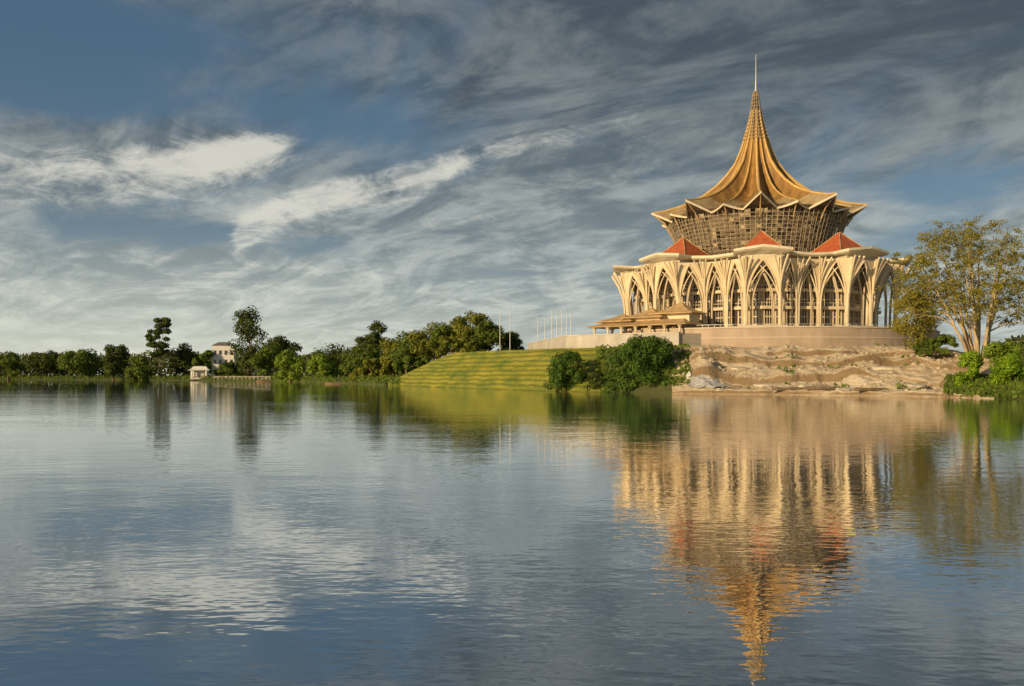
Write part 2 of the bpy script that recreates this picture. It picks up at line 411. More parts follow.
# drum
b=MB(); b.lathe([(23.4,22.4),(23.8,27),(25.0,33),(26.6,37.6)],54); b.build('drum',drumm,hall)
b=MB(); ns=108
lv=[(25.2+4.0*(k/13)**1.4,22.5+15.3*k/13) for k in range(14)]
for k in range(ns):
    deg=360*k/ns
    b.tube([pol(r,deg,z) for r,z in lv],.11,4,False)
    if k%2==0: b.tube([pol(r-1.1,deg,z) for r,z in lv],.10,4,False)
    for i in range(len(lv)-1):
        r,z=lv[i]; r2,z2=lv[i+1]
        b.tube([pol(r,deg,z),pol(r,deg+360/ns,z)],.10,4,False)
        if (k+i)%3==0: b.tube([pol(r,deg,z),pol(r2,deg+360/ns,z2)],.08,4,False)
        if mnoise.noise(Vector((k*.31,i*.9,1)))>.18:
            p=[pol(r,deg,z+.1),pol(r,deg+360/ns,z+.1),pol(r-1.0,deg+360/ns,z+.1),pol(r-1.0,deg,z+.1)]; b.add(p,[(0,1,2,3)])
        if mnoise.noise(Vector((k*.45,i*.8,8)))>.36:
            p=[pol(r-.1,deg,z+.2),pol(r-.1,deg+360/ns,z+.2),pol(r2-.1,deg+360/ns,z2-.1),pol(r2-.1,deg,z2-.1)]; b.add(p,[(0,1,2,3)])
b.build('scaffolding',scaf,hall)
# tent roof : slim fluted cone flaring late into a folded brim
prof=[(.5,82.6),(.95,79),(1.5,76),(2.5,71),(3.6,67),(5.0,62.6),(6.9,58),(9.7,54),(13.3,50.3),(17.5,47.2),(21.4,45.2),(25.0,43.8),(28.4,42.8),(31.6,42.1),(34.8,41.7)]
NA=9*16
def roofpt(R,Z,deg):
    wq=((deg-PH)%40)/40; k=min(1,R/12)
    s1=math.sin(math.pi*wq); s2=abs(math.sin(2*math.pi*wq)); 
    t2=1-abs(1-((wq*2)%1)*2)
    o=max(0,(R-19.5)/15.3); mx=1-o
    r=R*(1-k*(.08*s1+.15*s2)*max(.25,mx)-o*(.06*s1+.07*t2))
    z=Z-k*(1.4*s1+1.5*s2)*max(.3,mx)-o*(1.8*s1+1.7*t2)
    return pol(r,deg,z)
rings=[[roofpt(R,Z,PH+360*k/NA) for k in range(NA)] for R,Z in prof]
b=MB(); ringstrip(b,rings[3:12]); b.build('tent_roof',gold,hall)
b=MB(); ringstrip(b,rings[11:]); b.build('brim',brimm,hall)
b=MB(); ringstrip(b,rings[:4]); b.build('spire_tip',darkst,hall)
for k in range(18):
    sc_=.85 if k%2==0 else .5
    b=MB(); b.tube([roofpt(R,Z+.06,PH+20*k) for R,Z in prof[2:]],[x*sc_ for x in (.2,.28,.36,.44,.5,.56,.58,.58,.54,.46,.38,.30,.22)],6); b.build('ridge_rib',goldl,hall)
b=MB(); rings=[]
RE=34.8
for R,dz in ((RE,.1),(RE+.4,-.1),(RE+.3,-.55),(RE-.4,-.6)):
    rings.append([roofpt(R,41.7,PH+360*k/NA)+Vector((0,0,dz)) for k in range(NA)])
ringstrip(b,rings,True); b.build('eave_rim',rimm,hall)
rings=[[roofpt(RE-.3,41.7,PH+360*k/NA)-Vector((0,0,.4)) for k in range(NA)],[pol(30.0,PH+360*k/NA,38.8) for k in range(NA)],[pol(26,PH+360*k/NA,37.55) for k in range(NA)]]
b=MB(); ringstrip(b,rings); b.build('soffit',soff,hall)
for k in range(18):
    deg=PH+20*k; p=roofpt(RE-.5,41.7,deg); b=MB(); b.tube([(p.x,p.y,p.z-.6),pol(30.6,deg,38.2),pol(28.8,deg,35.0)],.2,4); b.build('eave_bracket',canr,hall)
b=MB()
for j in range(14):
    z=66+1.25*j
    R=float(np.interp(z,[66,71,76,79,82.6],[4.0,2.5,1.5,.95,.5]))
    b.tube([pol(R+.35,20*k,z) for k in range(19)],.11,4,False)
for k in range(12): b.tube([pol(4.35,30*k+12,66),pol(2.9,30*k+12,71),pol(1.85,30*k+12,76),pol(.85,30*k+12,82.4)],.11,4,False)
b.build('spire_cage',scaf,hall)
b=MB(); b.tube([(0,0,82),(0,0,84),(0,0,88),(0,0,95)],[.5,.3,.16,.07],8)
b.build('mast',steel,hall)

# entrance canopy with small pointed roofs stepping up towards the hall
cn=thing('entrance_canopy','low entrance canopy with small stepped golden brown roofs at the left side of the hall','canopy',(39.8,266.8,ZL),R_(-39))
def flare(mb,hx,hy,z0,z1,tx,ty,cx=0,cy=0,tcx=0,tcy=0):
    lv=[(hx,hy,z0,0),(hx+.1,hy+.1,z0+.3,0),(hx*.72+tx*.28,hy*.72+ty*.28,z0+.3+(z1-z0)*.15,.28),(hx*.38+tx*.62,hy*.38+ty*.62,z0+.3+(z1-z0)*.42,.62),(tx,ty,z1,1)]
    vs=[];fs=[(0,3,2,1)]
    for x,y,z,k in lv:
        for sx,sy in ((-1,-1),(1,-1),(1,1),(-1,1)): vs.append((cx+tcx*k+x*sx,cy+tcy*k+y*sy,z))
    for i in range(4):
        for q in range(4): fs.append((i*4+q,i*4+(q+1)%4,i*4+4+(q+1)%4,i*4+4+q))
    fs.append((16,17,18,19)); mb.add(vs,fs)
b=MB(); flare(b,17,6.2,2.7,4.6,13,2.6,0,0,1,1); b.build('lower_roof',canr,cn)
for cx,cy,hw,hy,z0,z1 in ((-8.5,.4,6.6,4.8,4.3,6.9),(1.0,1.4,7.0,5.0,5.2,8.3),(10,2.6,7.0,5.0,6.1,9.8)):
    b=MB(); flare(b,hw,hy,z0,z1,.25,.25,cx,cy,.6,.6); pk=b.build('pointed_roof',canr,cn)
    b=MB(); b.box((cx,cy,(3.6+z0)/2),(hw*1.5,6.2,z0-3.6)); b.build('roof_neck',cream,pk)
for x in (-14.6,-9.7,-4.9,0,4.9,9.7,14.6):
    for y in (-5,5):
        b=MB(); b.tube([(x,y,0),(x,y,.4),(x,y,1.9),(x,y,2.7)],[.5,.36,.34,.9],8); b.build('column',cream,cn)

# ------------------------------------------------------------------ vegetation
def rand_unit(n):
    v=rng.normal(size=(n,3)); return v/np.linalg.norm(v,axis=1)[:,None]
def leaf_mesh(name, pos, nor, size, m, parent=None):
    n=len(pos); ref=rand_unit(n); tg=np.cross(nor,ref); tg/= (np.linalg.norm(tg,axis=1)[:,None]+1e-9); bt=np.cross(nor,tg)
    s=(size*(.55+.8*rng.random(n)))[:,None]
    V=np.stack([pos-tg*s*.9, pos-bt*s*.5+tg*s*.1, pos+tg*s*.9, pos+bt*s*.5+tg*s*.1],axis=1).reshape(-1,3)
    me=bpy.data.meshes.new(name); me.vertices.add(4*n); me.vertices.foreach_set('co',V.ravel().astype(np.float32))
    me.loops.add(4*n); me.loops.foreach_set('vertex_index',np.arange(4*n,dtype=np.int32))
    me.polygons.add(n); me.polygons.foreach_set('loop_start',np.arange(0,4*n,4,dtype=np.int32))
    me.materials.append(m); me.update(calc_edges=True); me.validate()
    o=bpy.data.objects.new(name,me); C.objects.link(o)
    if parent: o.parent=parent
    return o
def clump_leaves(centers, radii, per, flat=.75):
    P=[];Nn=[]
    for c,r,k in zip(centers,radii,per):
        d=rand_unit(k); rr=r*(.35+.65*rng.random(k)**.6); p=np.array(c)+d*rr[:,None]*np.array([1,1,flat])
        nn=d+.55*rand_unit(k)+np.array([0,0,.3]); nn/=np.linalg.norm(nn,axis=1)[:,None]
        P.append(p);Nn.append(nn)
    return np.concatenate(P),np.concatenate(Nn)
def tree(name,label,cat,px,topy,wpx,Y,kind,lm,group=None,leaves=3000,bk=bark,basey=None,lsize=None):
    p=at(px,topy,Y); bz=gz(p.x,Y)-.25 if basey is None else at(px,basey,Y).z
    H=p.z-bz; W=wpx*Y/F; t=thing(name,label,cat,(p.x,Y,bz),0,group)
    s=Y/F; ls=lsize or 1.45*s
    cs=[];rs=[]
    if kind=='round':
        nc=30; z0=.10*H
        for i in range(nc):
            d=rand_unit(1)[0]; q=random.random()**.4
            cs.append((d[0]*W*.40*q,d[1]*W*.40*q,z0+(H-z0)*.48+d[2]*(H-z0)*.42*q)); rs.append(W*random.uniform(.11,.21))
    elif kind in('bush','dome'):
        nc=34 if kind=='bush' else 60
        for i in range(nc):
            a=random.uniform(0,6.28); q=random.random()**.5; e=random.random()**(1 if kind=='bush' else .85)
            rad=W*.41*q*math.sqrt(max(.08,1-(abs(e-.25)/.8)**2)) ; cs.append((rad*math.cos(a),rad*math.sin(a),H*(.06+.80*e))); rs.append(min(W,H*1.3)*random.uniform(.12,.20)*(1 if kind=='bush' else .72))
    elif kind=='tiers':
        for j,zf in enumerate((.42,.55,.66,.77,.87,.95)):
            for i in range(6 if j<5 else 4):
                a=random.uniform(0,6.28); q=W*.40*random.uniform(.15,1)*(1 if j not in (0,5) else .6); cs.append((q*math.cos(a),q*math.sin(a),H*(zf+random.uniform(-.03,.03)))); rs.append(W*random.uniform(.12,.20))
    elif kind=='flat':
        for i in range(30):
            a=random.uniform(0,6.28); q=random.random()**.5; cs.append((W*.42*q*math.cos(a),W*.42*q*math.sin(a),H*(.95-.22*q*q-random.uniform(0,.30)))); rs.append(W*random.uniform(.09,.16))
    elif kind=='column':
        for i in range(36):
            a=random.uniform(0,6.28); e=random.random(); q=W*.36*math.sin(math.pi*(.15+.74*e))**.8*random.random()**.5; cs.append((q*math.cos(a),q*math.sin(a),H*(.08+.83*e))); rs.append(W*random.uniform(.14,.22))
    tot=sum(r*r for r in rs); per=[max(6,int(leaves*r*r/tot)) for r in rs]
    P,Nn=clump_leaves(cs,rs,per,.65 if kind in('tiers','flat') else .8)
    P[:,2]=np.clip(P[:,2],.05,H*1.02)
    b=MB(); tr=max(.25,W*.022) if kind not in('bush','dome') else W*.02
    top=H*(.75 if kind not in('bush','dome') else .5)
    pts=[(0,0,-.4)]+[(random.uniform(-1,1)*W*.02*k,random.uniform(-1,1)*W*.02*k,top*k/4) for k in range(1,5)]
    b.tube(pts,[tr*1.3,tr,tr*.8,tr*.6,tr*.3],6)
    for c in random.sample(cs,min(11,len(cs))):
        z=min(c[2]*.75,top*.9); b.tube([(0,0,z*.8),(c[0]*.5,c[1]*.5,z*.8+(c[2]-z*.8)*.4),c],[tr*.45,tr*.3,tr*.12],5)
    bushy=kind in('bush','dome')
    b.build('stem' if bushy else 'trunk',bk,t,True)
    leaf_mesh('foliage' if bushy else 'crown',P,Nn,ls,lm,t)
    return t
Ld=leafmat('leaf_dark',(.022,.04,.014),(.12,.15,.04))
Lm=leafmat('leaf_mid',(.035,.07,.014),(.19,.25,.05))
Ll=leafmat('leaf_light',(.08,.15,.016),(.30,.40,.06))
Lw=leafmat('leaf_warm',(.06,.085,.014),(.31,.32,.06))
Lo=leafmat('leaf_olive',(.12,.12,.02),(.43,.38,.078),.4)
Lb=leafmat('leaf_bright',(.08,.18,.01),(.36,.52,.045),.4,.4)
Lr=leafmat('leaf_round',(.018,.052,.012),(.15,.24,.045),.3,.3)

G1='trees along the far shore'; G2='grove behind the grass slope'
T=[('tree','round dark tree at the far left end of the shore',8,350,38,880,'round',Lm),
('tree','broad low dark tree just right of the leftmost shore tree',46,348,50,890,'round',Ld),
('tree','rounded green tree left of the taller dark upright tree near the left edge',80,348,44,860,'round',Lm),
('tree','dark upright tree at the water left of the tall thin tree',113,334,34,790,'round',Ld),
('shrub','low bushy green shrub at the waterline below the thin tall tree',137,354,36,775,'bush',Lm),
('tall_tree','tall thin airy tree with bare trunk and tiered crown left of the white house',160,317,27,780,'tiers',Ld),
('tree','small rounded tree between the thin tall tree and the white house',184,343,36,800,'round',Ld),
('shrub','green shrub at the water in front of the white house',228,360,30,745,'bush',Lm),
('tree','small green tree directly left of the white house',203,347,26,780,'round',Lm),
('tall_tree','tallest dark tree of the far shore, right of the white house',249,303,46,705,'column',Ld),
('tree','dense dark tree touching the tallest tree on its right',283,328,40,690,'round',Ld),
('tree','dark low tree under the tallest tree',266,343,40,650,'round',Lm),
('shrub','bright green round shrub at the water under the dense dark tree',290,349,38,592,'bush',Ll),
('shrub','second bright green shrub at the water, left of the flat topped tree',322,353,38,572,'bush',Ll),
('tree','dark tree behind the two bright green shrubs',334,343,60,650,'round',Ld),
('flat_topped_tree','flat topped spreading dark tree standing above its neighbours',373,320,48,600,'flat',Ld),
('tree','warm green tree below the flat topped tree',362,342,52,520,'round',Lm),
('shrub','low green shrub at the water below the flat topped tree',372,357,54,470,'bush',Lw),
('tree','sunlit tree at the left end of the grove behind the grass slope',394,338,50,470,'round',Lw),
('tree','second sunlit tree from the left in the grove behind the grass slope',414,330,50,455,'round',Lm),
('tree','third sunlit tree from the left in the grove behind the grass slope',434,322,50,440,'round',Lw),
('tree','fourth sunlit tree from the left in the grove, beside the highest one',451,316,48,430,'round',Lm),
('tree','highest sunlit tree of the grove behind the grass slope',469,309,50,425,'round',Lw),
('tree','right end tree of the grove beside the two thin poles',489,318,40,415,'round',Lm),
('shrub','leafy shrub at the foot of the grove, left of the other such shrub',407,350,58,420,'bush',Lm),
('shrub','leafy shrub at the foot of the grove below its highest tree',454,336,76,405,'bush',Lw),
('shrub','dark low shrub on the slope top behind the two thin poles',510,331,30,420,'bush',Ld)]
for nme,lab,px,ty,w,Y,kd,lm in T:
    tree(nme,lab,'shrub' if nme=='shrub' else 'tree',px,ty,w,Y,kd,lm,G1 if Y>470 else G2,leaves=4000 if Y>500 else 5800)
tree('shrub','dark green shrub at the water left of the big round tree','shrub',567,348,50,247,'dome',Lr,'shrubs at the water',7500,basey=391,lsize=.36)
tree('shrub','low dark shrub at the water in the gap left of the big round tree','shrub',598,370,30,240,'bush',Ld,'shrubs at the water',2000,basey=393,lsize=.34)
tree('round_tree','big round green tree at the water left of the bare earth bank','tree',645,333,92,233,'dome',Lr,None,24000,basey=394,lsize=.36)
tree('young_tree','leafy olive tree at the right end of the round stone wall','tree',917,288,56,222,'column',Lo,None,8000,palebark,basey=350,lsize=.32)
tree('shrub','low green shrub at the right end of the round stone wall','shrub',936,334,50,214,'bush',Lm,None,4000,basey=354,lsize=.34)
tree('shrub','bright green shrub at the water, left of the two under the big bare limbed tree','shrub',972,347,34,186,'bush',Lb,'bright shrubs at the right edge',5000,basey=396,lsize=.3)
tree('shrub','bright green shrub at the right edge of the picture, nearest the viewer','shrub',1012,353,52,178,'bush',Lb,'bright shrubs at the right edge',8000,basey=398,lsize=.3)
tree('shrub','mid green shrub behind the two bright ones at the right edge','shrub',1002,340,56,200,'bush',Ll,'bright shrubs at the right edge',6000,basey=374,lsize=.32)

# the big bare limbed tree : fanning stems, crown points joined to the nearest limb
TX,TY=at(978,360,206)[:2]; TZ=6.5
bt=thing('spreading_tree','large spreading tree with several pale fanning trunks and golden olive crown at the right','tree',(TX,TY,TZ))
b=MB(); nodes=[]
ecx,ecz,erx,erz=at(968,0,206).x-TX,18.6,18.6,15.6
for tx,ty,tz in ((-11,-2,20),(-8,1,23),(-5.5,3,26),(-2.5,-3,27),(0,1,29),(2.5,2,28),(6,-2,26),(9,2,22),(-1,5,22),(4,-4,24),(-4,-5,22)):
    s=Vector((tx*.14,ty*.16,-1)); e=Vector((ecx*.6+tx,ty,tz)); pts=[];rr=[]
    for i in range(11):
        k=i/10; q=s.lerp(e,k); q.x=s.x+(e.x-s.x)*k**1.35+random.gauss(0,.2); q.y+=random.gauss(0,.2); pts.append(q); rr.append(.34*(1-k)**.8+.12)
        if k>.22: nodes.append((q,rr[-1]))
    b.tube(pts,rr,8,False)
tips=[]
cand=[]
while len(cand)<300:
    d=rand_unit(1)[0]; q=random.random()**.33
    p=Vector((ecx+d[0]*erx*q,d[1]*erx*.85*q,ecz+d[2]*erz*q))
    if p.z<9+4*random.random() : continue
    cand.append(p)
cand.sort(key=lambda p:(p-Vector((ecx*.6,0,14))).length)
for p in cand:
    best=min(nodes,key=lambda n_:(n_[0]-p).length+(6 if n_[0].z>p.z-.5 else 0)); q,r=best
    m1=q.lerp(p,.35)+Vector((random.gauss(0,.3),random.gauss(0,.3),.25*(p-q).length*.5)); m2=q.lerp(p,.7)+Vector((random.gauss(0,.3),random.gauss(0,.3),.12*(p-q).length))
    r0=min(r*.62,.2); b.tube([q,m1,m2,p],[r0,r0*.75,r0*.5,r0*.28],5,False)
    nodes+= [(m1,r0*.75),(m2,r0*.55),(p,r0*.3)]
    tips+= [p,m2]
b.build('trunk',palebark,bt,True)
cs=[];rs=[];pr=[]
for p in tips:
    for j in range(3):
        cs.append((p.x+random.gauss(0,1.2),p.y+random.gauss(0,1.2),p.z+random.gauss(.1,.8))); rs.append(random.uniform(.7,1.5)); pr.append(random.choice((10,18,26,34)))
P,Nn=clump_leaves(cs,rs,pr,.6)
leaf_mesh('crown',P,Nn,.245,Lo,bt)

# distant wood
pos=[];nor=[]
for (ua,ub,Y,hy,n) in ((-400,430,930,355,42000),(1010,1500,330,340,9000)):
    for i in range(n):
        u=random.uniform(ua,ub); Yy=Y*random.uniform(.98,1.1); X=(u-512)*Yy/F
        hh=(at(0,hy,Yy).z-1.5)*(1+.4*mnoise.noise(Vector((X*.02,0,4)))+.35*mnoise.noise(Vector((X*.08,Yy*.02,1))))
        z=1+hh*random.random()**.8; pos.append((X,Yy+random.uniform(-4,4),z)); nor.append((random.gauss(0,.6),-.8+random.gauss(0,.5),.5+random.gauss(0,.5)))
pos=np.array(pos);nor=np.array(nor);nor/=np.linalg.norm(nor,axis=1)[:,None]
o=leaf_mesh('distant_wood',pos,nor,1.9,leafmat('leaf_far',(.03,.05,.02),(.16,.18,.06),.25,.05)); tag(o,'low dark wood along the horizon behind the far shore','wood',None,'stuff')
pos=[];nor=[]
for i in range(8700):
    if i<4000: u=random.uniform(-150,400); d=random.uniform(-.2,6); h=random.uniform(.2,3.2)
    elif i<7000: u=random.uniform(945,1060); d=random.uniform(0,14); h=random.uniform(.1,.9)
    elif i<7700:
        u=random.uniform(700,950); d=random.uniform(1,44); h=random.uniform(.05,.4)
        if mnoise.noise(Vector((u*.035,d*.12,6)))<.28 or d>interp(RN,u): continue
    else: u=random.uniform(596,690); d=random.uniform(3,26); h=random.uniform(.1,1.0)
    Y=shoreY(u)+d; X=(u-512)*Y/F
    pos.append((X,Y,zt(u,max(d,0))+h)); nor.append((random.gauss(0,.5),-1,.3+random.gauss(0,.4)))
pos=np.array(pos);nor=np.array(nor);nor/=np.linalg.norm(nor,axis=1)[:,None]
tag(leaf_mesh('shore_grass',pos,nor,.7,Lm),'rough grass and reeds growing along the water edge','grass',None,'stuff')
# rubble
b=MB()
for i in range(720):
    u=random.uniform(685,955); r=interp(RN,u); d=random.uniform(.2,r*.97)
    if mnoise.noise(Vector((u*.03,d*.1,15)))<-.05: continue
    Y=shoreY(u)+d; X=(u-512)*Y/F; s=random.choice((.12,.15,.2,.25,.3,.4,.55,.7)); z=zt(u,d)
    vs=[];n=6
    for k,(rr,zz) in enumerate(((.8,-.3),(1,.2),(.55,.7))):
        for j in range(n):
            a=6.283*j/n+k*.4; q=s*rr*random.uniform(.7,1.25); vs.append((X+q*1.3*math.cos(a),Y+q*math.sin(a),z+s*zz*random.uniform(.8,1.2)))
    fs=[tuple(range(2*n,3*n))]
    for k in range(2):
        for j in range(n): fs.append((k*n+j,k*n+(j+1)%n,k*n+n+(j+1)%n,k*n+n+j))
    b.add(vs,fs)
tag(b.build('rubble',rockm),'loose pale stones strewn over the bare earth bank','rubble',None,'stuff')
# pale flat stones lying on the ledges
for px,d,L,W_,rz,ti,lab in ((742,16,6.5,2.6,.1,.14,'flat pale stone highest and leftmost of the flat stones on the earth bank'),(768,6.5,7.5,2.6,-.1,.10,'flat pale stone low on the earth bank, second from the left'),(806,8,6.5,3,.2,.10,'flat pale stone in the middle of the earth bank'),(842,5.5,8.5,2.8,.05,.08,'longest flat pale stone low on the earth bank'),(888,24,7,3,-.15,.12,'flat pale stone high on the right part of the earth bank'),(915,9,6,2.6,.2,.12,'flat pale stone at the right end of the earth bank')):
    Y=shoreY(px)+d; X=(px-512)*Y/F; b=MB(); n=9; vs=[]
    for zz in (-.35,.28):
        for j in range(n):
            a=6.283*j/n; q=random.uniform(.82,1.12); vs.append((L/2*q*math.cos(a),W_/2*q*math.sin(a),zz+random.uniform(-.05,.05)))
    b.add(vs,[tuple(range(n))[::-1],tuple(range(n,2*n))]+[(j,(j+1)%n,(j+1)%n+n,j+n) for j in range(n)])
    o=b.build('flat_stone',slabm); o.location=(X,Y,zt(px,d)+.2); o.rotation_euler=(ti,0,rz); tag(o,lab,'stone','flat pale stones on the earth bank')
# sheet
b=MB(); nu,nd=24,12; vs=[];fs=[]
for i in range(nu+1):
    for j in range(nd+1):
        u=688+38*i/nu+3*math.sin(j*.9); d=1.2+6.5*j/nd+.7*math.sin(i*.7); Y=shoreY(u)+d
        vs.append(((u-512)*Y/F,Y,zt(u,d)+.35+.22*mnoise.noise(Vector((i*.5,j*.6,2)))))
for i in range(nu):
    for j in range(nd): a=i*(nd+1)+j; fs.append((a,a+nd+1,a+nd+2,a+1))
b.add(vs,fs); tag(b.build('ground_sheet',tarpm,None,True),'pale grey sheet spread on the bank right of the big round tree','sheet')
for px,d,L,rz,lab in ((792,1.0,9,.06,'long dark log lying at the waterline below the earth bank, left of the other two'),(822,1.6,7,-.15,'middle log of the three at the waterline below the earth bank'),(872,1.3,8,.2,'right log of the three at the waterline below the earth bank')):
    Y=shoreY(px)+d; X=(px-512)*Y/F; b=MB()
    b.tube([(L*(k/5-.5),.1*math.sin(k),.05*math.cos(k*2)) for k in range(6)],[.42,.4,.36,.33,.3,.2],8); b.tube([(L*.1,0,0),(L*.16,.3,.9)],[.14,.08],6)
    o=b.build('log',logm,None,True); o.location=(X,Y,zt(px,d)+.3); o.rotation_euler=(0,0,rz); tag(o,lab,'log','logs at the waterline')

# ------------------------------------------------------------------ poles
def pole(name,label,px,topy,Y,group,lamp=False):
    p=at(px,topy,Y); bz=gz(p.x,Y)
    if px>536: bz=ZL
    t=thing(name,label,'flagpole' if not lamp else 'street lamp',(p.x,Y,bz),0,group); H=p.z-bz
    b=MB(); b.tube([(0,0,0),(0,0,H*.5),(0,0,H)],[.17,.13,.09],8); b.build('pole',steel,t)
    b=MB(); b.lathe([(.4,0),(.4,.3),(.22,.45)],10); b.build('base',steel,t)
    b=MB()
    if lamp:
        b.tube([(0,0,H),(.5,0,H+.25),(1.4,0,H+.3)],[.08,.08,.06],6); b.box((1.6,0,H+.28),(.9,.35,.16))
        b.build('lamp_head',steel,t)
    else:
        b.lathe([(.05,H),(.2,H+.12),(.2,H+.25),(.05,H+.38)],8); b.build('finial',steel,t)
pole('flagpole','left one of the two tall thin poles beside the grove',500,309,352,'tall poles')
pole('flagpole','right one of the two tall thin poles beside the grove',510,310,352,'tall poles')
ordn=['first','second','third','fourth','fifth']
for i,px in enumerate((552,557,562,567,571)):
    pole('flagpole',ordn[i]+' flagpole from the left in the row of five on the terrace',px,311+i*.4,318-i*4,'row of flagpoles on the terrace')
pole('street_lamp','left street lamp with a short arm at the left end of the terrace',538,317,334,'street lamps on the terrace',True)
pole('street_lamp','right street lamp with a short arm beside the row of flagpoles',545,318,328,'street lamps on the terrace',True)

# ------------------------------------------------------------------ far shore buildings and boats
def house(name,label,px,py0,py1,wpx,Y,wm,rm,nw=3,storeys=2,rise=.28,rz=0):
    p=at(px,py0,Y); s=Y/F; W=wpx*s; H=(py0-py1)*s*(1-rise); Hr=(py0-py1)*s*rise; D=W*.7
    bz=gz(p.x,Y); H+=p.z-bz
    t=thing(name,label,'house',(p.x,Y,bz-.1),rz)
    b=MB(); b.box((0,0,H/2),(W,D,H)); b.build('wall',wm,t)
    b=MB(); e=.6*s/.8
    b.add([(-W/2-e,-D/2-e,H),(W/2+e,-D/2-e,H),(W/2+e,D/2+e,H),(-W/2-e,D/2+e,H),(-W*.25,0,H+Hr),(W*.25,0,H+Hr)],[(3,2,1,0),(0,1,5,4),(1,2,5),(2,3,4,5),(3,0,4)]); b.build('roof',rm,t)
    for st in range(storeys):
        for i in range(nw):
            x=W*((i+.5)/nw-.5); z=H*(.5+.28*st); b=MB(); b.box((x,-D/2-.06,z),(W/nw*.55,.12,H*.15)); wdw=b.build('window',greyw,t)
            b=MB(); b.box((x,-D/2-.13,z),(W/nw*.45,.04,H*.12)); b.build('pane',glass,wdw)
    return t
house('house','small white house among the trees left of the tallest tree',224,360,342,21,790,white,greyroof,4,2,.2,.2)
p=at(200,378,735); s=735/F; t=thing('pavilion','small white waterside pavilion with four pillars below the white house','pavilion',(p.x,735,1.0),.15)
b=MB(); b.box((0,0,.8),(17*s,11*s,1.6)); b.build('base',greyw,t)
for sx in (-1,1):
    for sy in (-1,1):
        b=MB(); b.tube([(sx*7*s,sy*4.5*s,1.6),(sx*7*s,sy*4.5*s,9*s)],.8,8); b.build('pillar',white,t)
b=MB(); b.box((0,2*s,5*s),(9*s,5*s,7*s)); b.build('wall',greyw,t)
b=MB(); flare(b,10*s,6.5*s,9*s,13*s,6*s,2*s); b.build('roof',white,t)
t=thing('railing','white waterside railing running right from the pavilion','railing',(0,0,0))
rb=MB(); pbm=MB()
prev=None
for i in range(15):
    px=214+4*i; Y=shoreY(px)+1.5; X=(px-512)*Y/F; z=1.2; pbm.box((X,Y,z+1.2),(.4,.4,2.6))
    q=Vector((X,Y,z+2.3))
    if prev: rb.tube([prev,q],.16,5); rb.tube([prev-Vector((0,0,1)),q-Vector((0,0,1))],.12,5)
    prev=q
pbm.build('post',greyw,t); rb.build('rail',greyw,t)
def boat(label,px,py,L,m,rz,roof):
    Y=CH*F/(py-HY); X=(px-512)*Y/F; t=thing('boat',label,'boat',(X,Y,0),rz)
    b=MB(); n=12; vs=[];fs=[]
    for i in range(n+1):
        x=L*(i/n-.5); k=math.sin(math.pi*min(.98,max(.06,i/n)))**.6; w=L*.11*k; sh=.35*abs(2*i/n-1)**2*L*.12
        vs+=[(x,-w,.09*L+sh),(x,-w*.6,-.15),(x,w*.6,-.15),(x,w,.09*L+sh),(x,w*.85,.085*L+sh-.1),(x,-w*.85,.085*L+sh-.1)]
    for i in range(n):
        for q in range(6): fs.append((6*i+q,6*i+(q+1)%6,6*i+6+(q+1)%6,6*i+6+q))
    fs+=[(0,1,2,3,4,5),tuple(6*n+q for q in (5,4,3,2,1,0))]; b.add(vs,fs); b.build('hull',m,t)
    if roof:
        b=MB()
        b.box((0,0,L*.2),(L*.5,L*.18,.14)); b.build('canopy',greyw,t)
        for x in (-.22,.22):
            for y in (-.08,.08):
                b=MB(); b.tube([(L*x,L*y,L*.07),(L*x,L*y,L*.195)],.07,5); b.build('post',steel,t)
    for x in (.3,-.3):
        b=MB(); b.box((L*x,0,L*.08),(L*.05,L*.16,.1)); b.build('seat',boatb,t)
boat('small brown boat with a pale canopy moored under the tallest tree',264,382.0,10,boatb,.1,1)
boat('dark open boat moored at the shore below the bright green shrubs',333,384.3,8,boatb,-.1,0)

# ------------------------------------------------------------------ sky and sun
sd=Vector((-.74,-.67,0)).normalized(); EL=R_(15); sd=Vector((sd.x*math.cos(EL),sd.y*math.cos(EL),math.sin(EL)))
L=bpy.data.lights.new('sun','SUN'); L.energy=5.0; L.angle=R_(.6); L.color=(1,.74,.41)
lo=bpy.data.objects.new('sun',L); C.objects.link(lo); lo.rotation_euler=sd.to_track_quat('Z','Y').to_euler(); lo.location=(-200,-200,150)
w=bpy.data.worlds.new('World'); bpy.context.scene.world=w; w.use_nodes=True; nt=w.node_tree; nt.nodes.clear()
out=nt.nodes.new('ShaderNodeOutputWorld'); bg=nt.nodes.new('ShaderNodeBackground'); bg.inputs['Strength'].default_value=.1; nt.links.new(bg.outputs[0],out.inputs[0])
sk=nt.nodes.new('ShaderNodeTexSky'); sk.sky_type='NISHITA'; sk.sun_disc=False; sk.sun_elevation=EL; sk.sun_rotation=math.atan2(sd.x,sd.y)%(2*math.pi); sk.dust_density=1.0; sk.ozone_density=2
tc=nt.nodes.new('ShaderNodeTexCoord'); sp=nt.nodes.new('ShaderNodeSeparateXYZ'); nt.links.new(tc.outputs['Generated'],sp.inputs[0])
def S(n,i,v):
    if hasattr(v,'is_linked'): nt.links.new(v,n.inputs[i])
    else: n.inputs[i].default_value=v
def M(op,a,b=None,c=None,cl=False):
    n=nt.nodes.new('ShaderNodeMath'); n.operation=op; n.use_clamp=cl
    for i,v in enumerate((a,b,c)):
        if v is not None: S(n,i,v)
    return n.outputs[0]
def SM(v,a,b):
    n=nt.nodes.new('ShaderNodeMapRange'); n.interpolation_type='SMOOTHSTEP'; S(n,0,v); n.inputs[1].default_value=a; n.inputs[2].default_value=b; return n.outputs[0]
